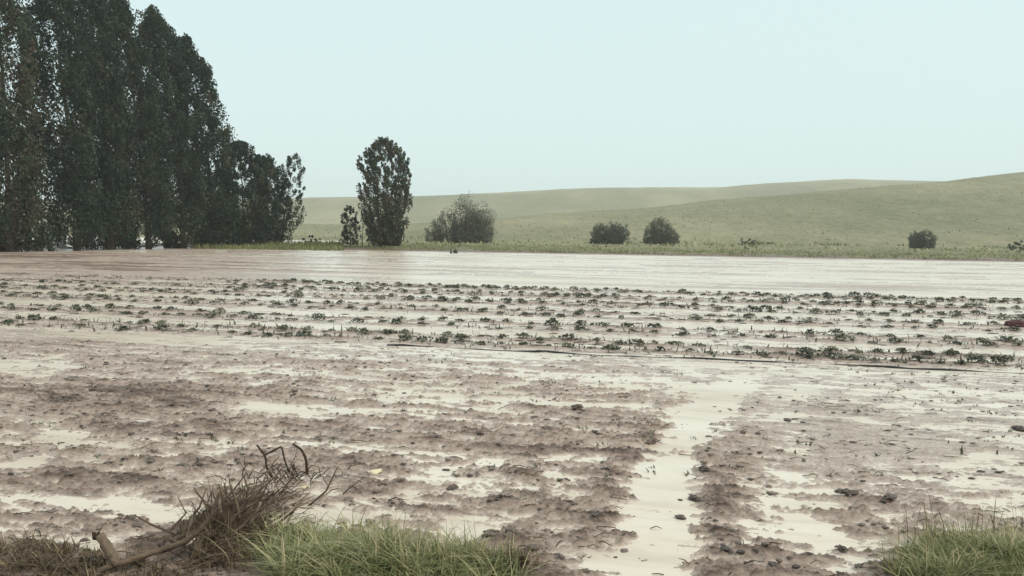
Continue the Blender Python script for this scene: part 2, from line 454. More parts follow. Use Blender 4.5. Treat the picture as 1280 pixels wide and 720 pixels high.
def poplar(name, label, base, H, W, lean=(-.07, 0), leaves=11000, crown0=.06, seed=0, mat='poplar', leaf=.30, plumes=110, group=None, cat='tree', tint0=.4, trunks=1, top=.35, wind=-.30, bottomw=.8, pl=1.0, fat=1.0):
    root = empty(name, base); tag(root, label, cat, group)
    r = random.Random(seed); mb = MB(); cen = []; tin = []; dr = []
    for k in range(trunks):
        ox, oy = (r.uniform(-.12, .12) * W, r.uniform(-.08, .08) * W) if trunks > 1 else (0, 0)
        pts = []
        for i in range(9):
            t = i / 8
            pts.append((ox * (1 + 1.5 * t) + lean[0] * H * t ** 1.5 + r.uniform(-.012, .012) * H * t, oy * (1 + t) + lean[1] * H * t, -.25 + t * H * .93))
        r0 = .0095 * H / math.sqrt(trunks)
        mb.tube(pts, [r0 * (1.35 if i == 0 else 1) * (1 - .92 * i / 8) + .01 for i in range(9)], 7, .5, .08)
    n_p = leaves // plumes
    for k in range(plumes):
        t = crown0 + (1 - crown0) * (k + r.random()) / plumes
        # half width of the crown at this height
        prof = (bottomw + (1 - bottomw) * min(1, t / .35)) * (1 - max(0, (t - top) / (1 - top)) ** 2.2) ** .75
        ang = r.uniform(0, 6.283); ro = W * .5 * prof * r.uniform(.15, 1.0) ** .6
        cx = lean[0] * H * t ** 1.5
        L = H * r.uniform(.07, .19) * (1 - .35 * t) * pl
        d = np.array([math.cos(ang) * .30 + wind * (.4 + t), math.sin(ang) * .30, 1.0])
        d /= np.linalg.norm(d)
        z = t * H * .97 - L * .55
        p0 = np.array([cx + math.cos(ang) * ro, math.sin(ang) * ro, max(z, .25)])
        # limb from the trunk to the shoot
        zi = max(.3, z - ro * r.uniform(1.0, 1.9)); ci = lean[0] * H * max(0, zi / H) ** 1.5
        mid_ = np.array([(ci + p0[0]) * .5 + .15 * (p0[0] - ci), p0[1] * .6, (zi + p0[2]) * .5])
        mb.tube([(ci, 0, zi), mid_, p0, p0 + d * L * .8], [.0022 * H * (1.05 - t), .0016 * H * (1.05 - t), .0011 * H * (1.05 - t), .004], 4, .35, 0, False)
        c = plume_cloud(p0, d, L, L * r.uniform(.22, .34) * fat, n_p)
        c[:, 2] = np.maximum(c[:, 2], .08)
        cen.append(c); tin.append(np.clip(r.gauss(tint0, .22) + rng.normal(0, .16, n_p), 0, 1)); dr.append(np.tile(d * .9, (n_p, 1)))
    mb.build('trunk', M['bark'], root)
    cen = np.vstack(cen); tin = np.concatenate(tin)
    leaf_mesh('crown', cen, leaf * rng.uniform(.6, 1.25, len(cen)), tin, M[mat], root, np.vstack(dr))
    return root

def bush(name, label, base, lobes, leaves, leaf, seed, mat='bush', cat='bush', group=None, tint0=.45, stems=9):
    """lobes: (dx, dy, height, radius) round-headed masses that grow from the ground"""
    root = empty(name, base); tag(root, label, cat, group)
    r = random.Random(seed); mb = MB(); cen = []; tin = []; dr = []
    if max(l[2] for l in lobes) > 2.5:
        extra = []
        for (dx, dy, h, rad) in lobes:
            for _ in range(3):
                th = r.uniform(0, 6.283); q = r.uniform(.35, .75); extra.append((dx + math.cos(th) * rad * q, dy + math.sin(th) * rad * q, h * r.uniform(.6, 1.02) * (1.05 - .25 * q), rad * r.uniform(.35, .55)))
        lobes = [(a_, b_, c_ * .94, d_ * .86) for a_, b_, c_, d_ in lobes] + extra
    tot = sum(l[3] ** 2 * l[2] for l in lobes)
    for (dx, dy, h, rad) in lobes:
        nl = int(leaves * rad * rad * h / tot); npl = max(14, nl // 26); per = max(8, nl // npl)
        for k in range(npl):
            # direction over the dome, shoots end at an uneven envelope
            th = r.uniform(0, 6.283); el = math.asin(r.uniform(-.75, 1.0)); q = r.uniform(.35, 1.0) ** .5 * r.uniform(.85, 1.0)
            ce = math.cos(el) if el > 0 else r.uniform(.7, .98)
            e = np.array([math.cos(th) * ce * rad, math.sin(th) * ce * rad, (h * .5 + math.sin(el) * h * .5)])
            c0 = np.array([dx, dy, h * .42]); off = (e - np.array([0, 0, h * .42])) * q
            p = c0 + off; p[2] = max(.12, p[2])
            if k % 3 == 0:
                q = r.uniform(.3, 1.0) ** .5; p = np.array([dx + math.cos(th) * rad * q * .76, dy + math.sin(th) * rad * q * .76, r.uniform(.05, .34) * h])
            d = off / (np.linalg.norm(off) + 1e-6) * .6 + np.array([-.1, 0, .6]); d /= np.linalg.norm(d)
            L = r.uniform(.13, .25) * h
            c = plume_cloud(p - d * L * .6, d, L, L * .55, per); c[:, 2] = np.maximum(c[:, 2], .05)
            cen.append(c); tin.append(np.clip(r.gauss(tint0, .17) + rng.normal(0, .12, per), 0, 1)); dr.append(np.tile(d * .6, (per, 1)))
        for k in range(stems):
            th = r.uniform(0, 6.283); q = r.uniform(.2, .75)
            e = np.array([dx + math.cos(th) * rad * q, dy + math.sin(th) * rad * q, h * r.uniform(.55, .85)])
            b0 = np.array([dx * .8 + math.cos(th) * .12 * rad, dy * .8 + math.sin(th) * .12 * rad, -.1])
            mb.tube([b0, (b0 + e) * .5 + np.array([0, 0, .1 * h]), e], [.008 * h, .006 * h, .003 * h], 5, .4, .05, False)
    mb.build('stem', M['bark'], root)
    cen = np.vstack(cen); tin = np.concatenate(tin)
    leaf_mesh('crown', cen, leaf * rng.uniform(.6, 1.25, len(cen)), tin, M[mat], root, np.vstack(dr))
    return root

def gz(X, Y):
    u, v = uv_of(X, Y)
    return float(hills(np.array([X]), np.array([Y]))[0]) if v > EDGE_V + .5 else max(float(height(np.array([X]), np.array([Y]), False)[0]), 0.0)
def stand(px, dist):
    p = D(px, 290, dist); return Vector((p[0], p[1], gz(p[0], p[1]) - .05))

WB = 'poplars of the windbreak at the left of the field'
POP = [  # px of the base, distance, height, width, lean, tint, label
    (-45, 71, 29, 7.0, -.03, .4, 'poplar cut by the left edge of the photo, leftmost of the windbreak'),
    (12, 76, 30, 5.6, -.02, .75, 'brown-tinged poplar at the left, nearest full trunk of the windbreak'),
    (96, 83, 31, 6.2, -.07, .35, 'tall dark poplar just right of the bright gap in the windbreak'),
    (138, 88, 30, 5.6, -.05, .35, 'tall dark poplar in the middle of the windbreak, third from the left'),
    (186, 92, 29.5, 5.8, -.10, .42, 'poplar with a pointed top just left of the windbreak\'s rounded end'),
    (230, 97, 29.0, 6.4, -.10, .35, 'poplar with a tufted top standing clear against the sky'),
    (270, 101, 26.5, 6.2, -.12, .35, 'last tall poplar of the windbreak, where its outline steps down'),
]
for i, (px, dist, H, W, ln, t0, lab) in enumerate(POP):
    b = stand(px, dist)
    poplar('poplar_tree', lab, b, H, W, (ln, 0), 34000, .10 if i % 2 else .075, 100 + i, leaf=.36, plumes=230, pl=1.0, fat=1.1, group=WB, tint0=t0, top=.45, bottomw=.55)
poplar('broadleaf_tree', 'dense dark broadleaf tree at the foot of the last tall poplar', stand(305, 106), 13.8, 8.4, (-.03, 0), 20000, .03, 120, leaf=.34, plumes=300, pl=.95, fat=1.5, tint0=.35, top=.5, wind=-.1, bottomw=.9)
poplar('broadleaf_tree', 'smaller blue-green broadleaf tree beside the thin open tree', stand(336, 110), 12.2, 6.4, (-.02, 0), 13000, .03, 121, leaf=.34, plumes=220, pl=.95, fat=1.5, tint0=.3, top=.5, wind=-.1, bottomw=.8)
poplar('slender_tree', 'thin open tree with see-through crown at the end of the windbreak', stand(352, 112), 12.8, 5.4, (.14, 0), 4600, .24, 122, leaf=.27, plumes=95, pl=.75, fat=1.4, tint0=.4, top=.55, wind=.12, bottomw=.7)
# shrubs under the windbreak
for i, (px, dist, h, rad) in enumerate([(30, 79, 4.6, 2.4), (118, 89, 5.6, 2.8), (150, 93, 4.6, 1.7), (214, 98, 2.2, 1.1), (250, 101, 6.0, 2.2), (285, 104, 5.0, 2.3), (318, 108, 3.6, 2.0), (-10, 77, 4.6, 2.2)]):
    labs = ['brownish shrub under the bright gap in the windbreak', 'shrub at the foot of the third poplar from the left', 'tall shrub filling the middle of the windbreak\'s foot',
            'low shrub beside the pale gaps under the windbreak', 'tall dark shrub under the last tall poplar', 'dark shrub between the last poplar and the broadleaf trees',
            'low shrub right of the dense broadleaf tree\'s trunk', 'shrub at the very left edge of the photo under the poplars']
    bush('shrub', labs[i], stand(px, dist), [(0, 0, h, rad), (rad * .7, .4, h * .7, rad * .7)], 3200, .3, 140 + i, 'poplar', 'shrub', 'shrubs under the windbreak', .62 if i in (0, 7) else .42)
# low bushes in the grass right of the windbreak
bush('shrub', 'low dark shrub in the grass below the thin open tree', stand(388, 112), [(0, 0, 1.6, 1.2), (1.2, 0, 1.2, .9)], 700, .28, 150, 'poplar', 'shrub')
# the lone tree on the far edge of the field
poplar('lone_poplar', 'lone tall rounded poplar standing by itself at the far edge of the flooded field', stand(483, 103), 14.1, 6.3, (-.02, 0), 27000, .02, 160, leaf=.28, plumes=440, pl=.8, tint0=.68, trunks=3, top=.78, wind=-.22, bottomw=.55, fat=1.0)
poplar('young_tree', 'small narrow young tree just left of the lone poplar', stand(438, 104), 5.4, 2.3, (-.02, 0), 4200, .08, 161, leaf=.2, plumes=75, fat=1.6, tint0=.45, top=.6, wind=-.1)
for px, H, lab in ((453, 4.6, 'thin bare sapling between the young tree and the lone poplar'), (461, 5.4, 'taller thin sapling touching the lone poplar\'s left side')):
    poplar('sapling', lab, stand(px, 105), H, 1.0, (.02, 0), 220, .25, int(px), leaf=.2, plumes=12, tint0=.9, top=.6, wind=-.05)
# bushes on the pasture
b = stand(577, 150)
bush('large_bush', 'large many-headed bush on the pasture right of the lone poplar', b, [(0.6, 0, 10.0, 3.4), (4.0, .5, 8.4, 3.0), (-2.8, 0, 7.2, 2.9), (-5.4, .3, 4.2, 2.2), (2.4, -1.0, 7.0, 2.8)], 26000, .26, 170, tint0=.6)
bush('round_bush', 'round dark blue-green bush on the pasture, left of a pair', stand(761, 158), [(0, 0, 5.2, 3.6), (1.6, 0, 4.6, 2.4), (-1.5, 0, 4.4, 2.2)], 14000, .26, 171, tint0=.3)
bush('round_bush', 'domed grey-brown bush on the pasture, right of a pair', stand(826, 160), [(0, 0, 6.0, 3.0), (-1.7, 0, 4.6, 2.4), (2.0, 0, 4.2, 2.2)], 14000, .26, 172, tint0=.65)
bush('round_bush', 'single round bush at the far right of the pasture', stand(1155, 150), [(0, 0, 4.0, 2.9), (-1.2, 0, 3.0, 1.8)], 11000, .25, 173, tint0=.5)
bush('low_bush', 'low bush half cut by the right edge of the photo', stand(1274, 140), [(0, 0, 1.9, 1.7)], 900, .3, 174, tint0=.4)
bush('low_bush', 'low wide bush in the grass right of the paired round bushes', stand(934, 165), [(0, 0, 1.6, 2.2), (2, 0, 1.2, 1.4)], 900, .32, 175, tint0=.5)
bush('low_bush', 'tiny dark bush at the field edge in front of the large bush', Vector((*P(566, 317)[:2], 0.0)), [(0, 0, .62, .55), (.35, 0, .5, .4)], 500, .16, 176, tint0=.1)

# tussocks along the far edge of the field
def blade_field(name, pos, hgt, wid, tint, mat, lean=.35, parent=None, wind=(-.1, 0)):
    n = len(pos); th = rng.uniform(0, 6.283, n); cur = rng.uniform(.1, 1, n) * lean
    dx = np.cos(th) * cur + wind[0]; dy = np.sin(th) * cur + wind[1]
    sx = -np.sin(th + rng.normal(0, .6, n)); sy = np.cos(th)
    rows = []
    for t, w in ((0, 1.0), (.4, .85), (.75, .5)):
        c = pos + np.stack([dx * hgt * t ** 1.8, dy * hgt * t ** 1.8, hgt * t * (1 - .25 * cur * t)], 1)
        o = np.stack([sx, sy, sx * 0], 1) * (wid * w * .5)[:, None]
        rows += [c - o, c + o]
    tip = pos + np.stack([dx * hgt, dy * hgt, hgt * (1 - .25 * cur)], 1)
    V = np.stack(rows + [tip], 1).reshape(-1, 3); b = np.arange(n)[:, None] * 7
    F = np.concatenate([b + np.array([[0, 1, 3]]), b + np.array([[0, 3, 2]]), b + np.array([[2, 3, 5]]), b + np.array([[2, 5, 4]]), b + np.array([[4, 5, 6]])], 0)
    me = mesh_np(name, V, F); attr(me, 'tint', np.repeat(np.clip(tint, 0, 1), 7))
    return obj(name, me, M[mat], parent)

nT = 26000
uu = rng.uniform(-55, 85, nT); vv = EDGE_V - .6 + 28 * rng.random(nT) ** 2.2
keep = fbm(uu * .25, vv * .5, 3, 201) + .35 * rng.normal(size=nT) > -.15
uu, vv = uu[keep], vv[keep]; xx, yy = xy_of(uu, vv)
zz = np.where(vv > EDGE_V + .5, hills(xx, yy), height(xx, yy, False)) - .03
hh = rng.uniform(.08, .30, len(uu)) * (1 + .5 * fbm(uu * .2, vv * .3, 2, 202))
tag(blade_field('pasture_grass', np.stack([xx, yy, zz], 1), np.clip(hh, .1, .8), rng.uniform(.05, .12, len(uu)),
    np.clip(.45 + .2 * fbm(uu * .12, vv * .3, 3, 203) + .15 * rng.normal(size=len(uu)), 0, .95), 'grass'), 'rough grass along the far edge of the flooded field', 'grass', kind='stuff')
# grass strip under the windbreak's right end
nT = 5000
px = rng.uniform(240, 430, nT); dd = rng.uniform(96, 112, nT)
pos = np.array([[d_ * (ray(x_, 290)[0] / ray(x_, 290)[1]), d_] for x_, d_ in zip(px, dd)])
_, vv = uv_of(pos[:, 0], pos[:, 1])
zz = np.where(vv > EDGE_V + .5, hills(pos[:, 0], pos[:, 1]), np.maximum(height(pos[:, 0], pos[:, 1], False), 0)) - .03
tag(blade_field('rough_grass', np.column_stack([pos, zz]), rng.uniform(.2, .8, nT), rng.uniform(.05, .12, nT), rng.normal(.35, .2, nT), 'grass'),
    'rough grass at the foot of the windbreak\'s right end', 'grass', kind='stuff')

nT = 9000
aa = np.radians(rng.uniform(-16, 40, nT)); yy = 118 * np.exp(rng.random(nT) * 1.5); xx = yy * np.tan(aa)
kp = fbm(xx * .03, yy * .03, 3, 205) + .3 * rng.normal(size=nT) > .05; xx, yy = xx[kp], yy[kp]
tag(blade_field('hill_tussocks', np.stack([xx, yy, hills(xx, yy) - .05], 1), rng.uniform(.2, .7, len(xx)), rng.uniform(.2, .6, len(xx)), np.clip(rng.normal(.62, .15, len(xx)), .3, .9), 'grass', .8),
    'scattered tussocks over the pasture slope', 'tussocks', kind='stuff')

nT = 1300
aa = np.radians(rng.uniform(8, 36, nT)); yy = 196 - 30 * np.tan(aa) + rng.normal(0, 2.0, nT) + 4 * np.sin(aa * 40); xx = yy * np.tan(aa)
kp = fbm(xx * .08, yy * .02, 2, 207) > -.15; xx, yy = xx[kp], yy[kp]
tag(blade_field('ditch_weeds', np.stack([xx, yy, hills(xx, yy) - .05], 1), rng.uniform(.3, 1.0, len(xx)), rng.uniform(.2, .6, len(xx)), np.clip(rng.normal(.35, .15, len(xx)), 0, .9), 'grass', .8),
    'line of darker weeds along a ditch at the foot of the hill', 'weeds', kind='stuff')
# white shed glimpsed between the trunks
b = stand(63, 92); sh = empty('white_shed', b); tag(sh, 'white box-like shed glimpsed between the poplar trunks at the left', 'shed')
def box(mb, c, s, tint=.8):
    x, y, z = c; a, b_, d = s[0] / 2, s[1] / 2, s[2] / 2
    V = [(x + i * a, y + j * b_, z + k_ * d) for i in (-1, 1) for j in (-1, 1) for k_ in (-1, 1)]
    mb.add(V, [(0, 1, 3, 2), (4, 6, 7, 5), (0, 4, 5, 1), (2, 3, 7, 6), (0, 2, 6, 4), (1, 5, 7, 3)], tint)
mb = MB(); box(mb, (0, 0, 1.25), (2.3, 2.3, 2.3)); mb.build('wall', M['white'], sh, smooth=False)
mb = MB(); mb.add([(-1.35, -1.4, 2.42), (1.35, -1.4, 2.42), (1.35, 1.4, 2.75), (-1.35, 1.4, 2.75), (-1.35, -1.4, 2.50), (1.35, -1.4, 2.50), (1.35, 1.4, 2.83), (-1.35, 1.4, 2.83)],
    [(3, 2, 1, 0), (4, 5, 6, 7), (0, 1, 5, 4), (1, 2, 6, 5), (2, 3, 7, 6), (3, 0, 4, 7)], .3); mb.build('roof', M['white'], sh, smooth=False)
mb = MB(); box(mb, (0, 0, .07), (2.4, 2.4, .14), .1); mb.build('plinth', M['white'], sh, smooth=False)

# ------------------------------------------------------------------ crop plants
def crop_mesh(seed, n=64):
    r = np.random.default_rng(seed); k = 5; cen = []; dirs = []
    rx, ry, hz_ = r.uniform(.16, .27), r.uniform(.13, .2), r.uniform(.09, .15)
    a = r.uniform(0, 6.283, n); q = r.random(n) ** .55; lob = 1 + .35 * np.sin(a * 3 + seed) + .2 * np.sin(a * 5 + 2 * seed)
    zz_ = hz_ * np.sqrt(np.clip(1 - q * q, 0, 1)) * r.uniform(.45, 1.05, n)
    cen.append(np.stack([np.cos(a) * q * rx * lob, np.sin(a) * q * ry * lob, zz_ + .008], 1))
    cen = np.vstack(cen); n = len(cen); s = r.uniform(.04, .10, n)[:, None]
    a = r.normal(size=(n, 3)); a[:, 2] *= .5; a /= np.linalg.norm(a, axis=1)[:, None]
    b = np.cross(a, r.normal(size=(n, 3)) * .5 + np.array([0, 0, 1.0])); b /= np.linalg.norm(b, axis=1)[:, None]
    V = np.stack([cen - a * s * .6, cen + b * s * .42 + np.array([0, 0, .006]), cen + a * s * .6 - np.array([0, 0, .015]), cen - b * s * .42 + np.array([0, 0, .006])], 1).reshape(-1, 3)
    V[:, 2] = np.maximum(V[:, 2], -.01)
    far_i = np.argsort(-np.hypot(cen[:, 0], cen[:, 1]))[:22]; st = []
    for i_ in far_i:
        e_ = cen[i_]; p_ = np.array([-e_[1], e_[0], 0]) / (np.hypot(e_[0], e_[1]) + 1e-6) * .006
        st += [np.array([0, 0, .0]) - p_, np.array([0, 0, .0]) + p_, e_ + p_ * .6, e_ - p_ * .6]
    V = np.vstack([V, np.array(st)]); n = len(V) // 4
    me = mesh_np('crop_plant', V, np.arange(4 * n).reshape(n, 4))
    base = r.uniform(.1, .75); attr(me, 'tint', np.repeat(np.clip(base + r.normal(0, .16, n), 0, 1), 4))
    me.materials.append(M['crop']); return me
CROP = [crop_mesh(300 + i) for i in range(14)]
ROWLAB = ['row beside the black hose', 'second row from the black hose', 'third row beyond the black hose', 'fourth row beyond the black hose',
          'fifth row beyond the black hose', 'sixth row beyond the black hose', 'seventh row beyond the black hose', 'eighth row beyond the black hose',
          'ninth row beyond the black hose', 'tenth row beyond the black hose', 'eleventh row beyond the black hose', 'farthest row of the crop']
plants = []
for ri, rv in enumerate(ROWS):
    half = rv * .70 + 3; u = -half * 1.45
    while u < half:
        u += random.uniform(.45, .78) if 1 < ri < 9 else random.uniform(.36, .62)
        x, y = xy_of(u, rv + random.gauss(0, .12))
        # beds start further right at the back left, and stand thinner on the left near the hose
        if ri < 2 and x < -7 and random.random() < .55: continue
        if ri > 8 and x < -13 + random.uniform(-1, 1): continue
        if random.random() < .10: continue
        if abs(math.degrees(math.atan2(x, y))) > 33.2: continue
        plants.append((x, y, ri, random.choice([.45, .6, .7, .8, .9, 1.05]) * random.uniform(.85, 1.15), random.uniform(0, 6.283)))
plants.sort(key=lambda p: (p[2], p[0]))
ph = height(np.array([p[0] for p in plants]), np.array([p[1] for p in plants]), False)
rest = []
ORD = lambda n: str(n) + ('th' if 10 < n % 100 < 14 else {1: 'st', 2: 'nd', 3: 'rd'}.get(n % 10, 'th'))
near_set = {}
for i, p_ in enumerate(plants[:300]): near_set.setdefault(p_[2], []).append((p_[0], i))
place = {}
for ri_, l_ in near_set.items():
    for k_, (_, i) in enumerate(sorted(l_)): place[i] = ORD(k_ + 1)
for i, (x, y, ri, sc, rot) in enumerate(plants):
    z = max(float(ph[i]), 0) - .004
    if i < 300:
        o = bpy.data.objects.new('crop_plant', random.choice(CROP)); C.objects.link(o)
        o.location = (x, y, z); o.scale = (sc, sc * random.uniform(.8, 1.1), sc * random.uniform(.7, 1.15)); o.rotation_euler = (0, 0, rot)
        tag(o, place[i] + ' crop plant from the left in the ' + ROWLAB[ri], 'crop plant', 'crop plants standing in rows in the flood')
    else:
        rest.append((x, y, z, sc, rot, random.randrange(14)))
Vs = []; Ts = []
for (x, y, z, sc, rot, ci) in rest:
    me = CROP[ci]; co = np.empty(len(me.vertices) * 3); me.vertices.foreach_get('co', co); co = co.reshape(-1, 3) * sc
    c_, s_ = math.cos(rot), math.sin(rot)
    Vs.append(np.stack([co[:, 0] * c_ - co[:, 1] * s_ + x, co[:, 0] * s_ + co[:, 1] * c_ + y, co[:, 2] + z], 1))
    tt = np.empty(len(me.vertices)); me.attributes['tint'].data.foreach_get('value', tt); Ts.append(tt)
if Vs:
    Vs = np.vstack(Vs); me = mesh_np('distant_crop_plants', Vs, np.arange(len(Vs)).reshape(-1, 4)); attr(me, 'tint', np.concatenate(Ts))
    tag(obj('distant_crop_plants', me, M['crop']), 'far rows of low crop plants at the back of the bed', 'crop plants', kind='stuff')
print('PLANTS', len(plants), 'rest', len(rest))

# weeds and crop litter among the rows
nW = 12000
uu = rng.uniform(-32, 30, nW); rv = rng.choice(ROWS, nW); vv = rv + rng.normal(0, .25, nW); xx, yy = xy_of(uu, vv)
kp = (np.abs(np.degrees(np.arctan2(xx, yy))) < 36) & (rng.random(nW) < np.where(rv < 19, 1.0, .55)); xx, yy = xx[kp], yy[kp]
zz = np.maximum(height(xx, yy, False), 0) - .01
tag(blade_field('row_weeds', np.stack([xx, yy, zz], 1), rng.uniform(.05, .15, len(xx)) * np.where(yy < 21, 1.25, 1), rng.uniform(.015, .05, len(xx)), rng.normal(.5, .22, len(xx)), 'crop', 1.3),
    'thin muddy weeds among the crop rows', 'weeds', kind='stuff')

# black irrigation hose along the first row
mb = MB(); pts = []
for u in np.arange(-6.2, 13.5, .35):
    v = 16.35 + .05 * math.sin(u * .9) + .035 * math.sin(u * 2.3 + 1); x, y = xy_of(u, v)
    pts.append((x, y, max(float(height(np.array([x]), np.array([y]), False)[0]), -.004) + .004 + .014 * math.sin(u * 1.7) + .008 * math.sin(u * 4.1)))
mb.tube(pts, [.021] * len(pts), 8, .4); hose = mb.build('irrigation_hose', M['hose'])
tag(hose, 'thin black irrigation hose lying in front of the crop rows', 'hose')

# dark red bundle at the right edge
p = P(1271, 409); r0 = random.Random(5); bm = bmesh.new(); bmesh.ops.create_icosphere(bm, subdivisions=3, radius=1)
for v_ in bm.verts:
    n_ = 1 + .22 * float(pn(np.array([v_.co.x * 2.2]), np.array([v_.co.y * 2.2 + v_.co.z * 3]), 9)[0])
    v_.co = Vector((v_.co.x * .36 * n_, v_.co.y * .2 * n_, max(-.02, v_.co.z * .13 * n_ + .07)))
me = bpy.data.meshes.new('red_bundle'); bm.to_mesh(me); bm.free(); attr(me, 'tint', np.full(len(me.vertices), .6)); 
o = obj('red_bundle', me, M['dark_red'], loc=(p[0], p[1], 0.0)); tag(o, 'small dark red bundle lying among the crop rows at the right edge', 'bundle')

# ------------------------------------------------------------------ clods
def clod_mesh(seed, sub=2):
    bm = bmesh.new(); bmesh.ops.create_icosphere(bm, subdivisions=sub, radius=1)
    for v_ in bm.verts:
        c_ = v_.co; n_ = 1 + .55 * float(pn(np.array([c_.x * 1.6 + seed]), np.array([c_.y * 1.6 + c_.z * 2.1]), seed)[0]) + .32 * float(pn(np.array([c_.x * 4 + seed]), np.array([c_.y * 4 + c_.z * 4.4]), seed + 5)[0])
        v_.co = Vector((c_.x * n_, c_.y * n_ * .8, max(-.35, c_.z * n_ * .55)))
    me = bpy.data.meshes.new('mud_clod'); bm.to_mesh(me); bm.free(); attr(me, 'tint', np.full(len(me.vertices), .2 + .5 * ((seed * 37) % 10) / 10))
    me.materials.append(M['clod']); return me
CL = [clod_mesh(400 + i, 3) for i in range(6)]
BIG = [(1058, 622, .085, 'dark mud clod on the pale silt, left of a pair at the right'), (1113, 629, .075, 'reddish mud clod on the pale silt, right of a pair at the right'),
       (722, 514, .11, 'dark mud clod on the mud flat in mid field above the wheel track'), (612, 672, .075, 'dark mud clod beside the green grass tuft\'s right end'),
       (640, 676, .07, 'mud clod just above the right end of the green grass tuft'), (664, 690, .075, 'round dark mud clod right of the green grass tuft'),
       (705, 602, .06, 'dark mud clod on the grey silt left of the wheel track'), (850, 648, .05, 'small mud clod standing in the water of the wheel track'),
       (880, 592, .06, 'mud clod at the right edge of the wheel track'), (868, 625, .07, 'dark mud clod at the right rim of the wheel track'),
       (815, 555, .08, 'mud clod at the bend on the left rim of the wheel track'), (600, 545, .07, 'dark mud clod lying in mid field left of the wheel track'),
       (1275, 538, .10, 'dark mud clod on the silt at the right edge of the photo'), (984, 526, .06, 'dark upright mud clod right of the wheel track\'s far end'),
       (566, 612, .06, 'mud clod in the pale puddle above the green grass tuft'), (1052, 690, .045, 'small mud clod in the pale rut near the right grass tuft')]
for i, (px, py, s, lab) in enumerate(BIG):
    p = P(px, py); z = max(0, float(height(np.array([p[0]]), np.array([p[1]]))[0]))
    o = bpy.data.objects.new('mud_clod', CL[i % 6]); C.objects.link(o); o.location = (p[0], p[1], z + .25 * s)
    s *= .8; o.scale = (s * 1.15, s, s * random.uniform(.7, .95)); o.rotation_euler = (0, 0, random.uniform(0, 6.283))
    tag(o, lab, 'clod', 'mud clods lying on the field')
small = []
for i in range(6):
    me_ = clod_mesh(450 + i, 1); co = np.array([v_.co for v_ in me_.vertices]); fc = np.array([p_.vertices[:] for p_ in me_.polygons]); small.append((co, fc))
    bpy.data.meshes.remove(me_)
Vs, Fs, Ts = [], [], []; off = 0
nC = 16000
yy = 5.2 + 12 * rng.random(nC) ** 1.2; xx = rng.uniform(-1, 1, nC) * (yy * .68)
hz_ = height(xx, yy)
cu, cv = uv_of(xx, yy)
den = .7 * fbm(cu * .8, cv * 2.6, 4, 410, .6) + np.clip(hz_ * 9, -.4, .4)
kp = den + .16 * rng.normal(size=nC) > .31
for x, y, z in zip(xx[kp], yy[kp], hz_[kp]):
    if z > .3: continue
    co, fc = small[rng.integers(6)]; s = .008 + .034 * rng.random() ** 3.0; a = rng.uniform(0, 6.283)
    c_, s_ = math.cos(a), math.sin(a)
    q = np.stack([(co[:, 0] * c_ - co[:, 1] * s_) * s * 1.3 + x, (co[:, 0] * s_ + co[:, 1] * c_) * s + y, co[:, 2] * s * .7 + max(z, 0) + .05 * s], 1)
    Vs.append(q); Fs.append(fc + off); off += len(q); Ts.append(np.full(len(q), rng.uniform(0, .8)))
mu = rng.uniform(-30, 30, 9000); mv = rng.choice(ROWS, 9000) + rng.normal(0, .42, 9000); mx, my = xy_of(mu, mv)
mk = (np.abs(np.degrees(np.arctan2(mx, my))) < 36) & (fbm(mu * .5, mv * 1.2, 3, 415) + .3 * rng.normal(size=9000) > .0)
mx, my = mx[mk], my[mk]; mz = np.maximum(height(mx, my, False), 0)
for x, y, z in zip(mx, my, mz):
    co, fc = small[rng.integers(6)]; s = .025 + .075 * rng.random() ** 2; a = rng.normal(-.2, .5); c_, s_ = math.cos(a), math.sin(a)
    q = np.stack([(co[:, 0] * c_ - co[:, 1] * s_) * s * 1.8 + x, (co[:, 0] * s_ + co[:, 1] * c_) * s + y, co[:, 2] * s * .55 + z], 1)
    Vs.append(q); Fs.append(fc + off); off += len(q); Ts.append(np.full(len(q), rng.uniform(0, .8)))
me = mesh_np('mud_crumbs', np.vstack(Vs), np.vstack(Fs), False); attr(me, 'tint', np.concatenate(Ts))
tag(obj('mud_crumbs', me, M['clod']), 'small crumbs of mud strewn over the near field', 'mud crumbs', kind='stuff')

# straw, stalks and crop litter on the mud
mb = MB()
ly = 5.4 + 11 * rng.random(1100) ** 1.3; lx = rng.uniform(-.66, .66, 1100) * ly
lz = np.maximum(height(lx, ly), 0); lf = fbm(lx * .6, ly * .9, 2, 420)
for x, y, z, f_ in zip(lx, ly, lz, lf):
    if f_ < random.uniform(-.5, .4) or (z <= 0 and random.random() < .85): continue
    L = random.uniform(.04, .16) * (1 + .03 * y); a = random.gauss(-.2, .4) if random.random() < .7 else random.uniform(0, 3.14)
    e = random.uniform(-.01, .03)
    dx, dy = math.cos(a) * L, math.sin(a) * L
    mb.tube([(x, y, z + .006), (x + dx * .5, y + dy * .5, z + .012 + e), (x + dx, y + dy, z + .008 + e * .6)], [.0045, .005, .003], 4, random.uniform(0, .75), 0, False)
tag(mb.build('crop_litter', M['straw']), 'broken stalks and straw strewn over the mud', 'litter', kind='stuff')
# small upright sprigs standing in the silt
nS = 600
yy = 8 + 8.3 * rng.random(nS); xx = rng.uniform(-.66, .66, nS) * yy
kp = fbm(xx * .35, yy * .7, 3, 430) > .05; xx, yy = xx[kp], yy[kp]
pos = np.repeat(np.stack([xx, yy, np.maximum(height(xx, yy), 0) - .01], 1), 5, 0); pos[:, :2] += rng.normal(0, .02, (len(pos), 2))
tag(blade_field('small_sprigs', pos, rng.uniform(.02, .07, len(pos)), rng.uniform(.012, .03, len(pos)), rng.normal(.35, .2, len(pos)), 'crop', 1.6),
    'tiny dark sprigs poking out of the silt', 'weeds', kind='stuff')
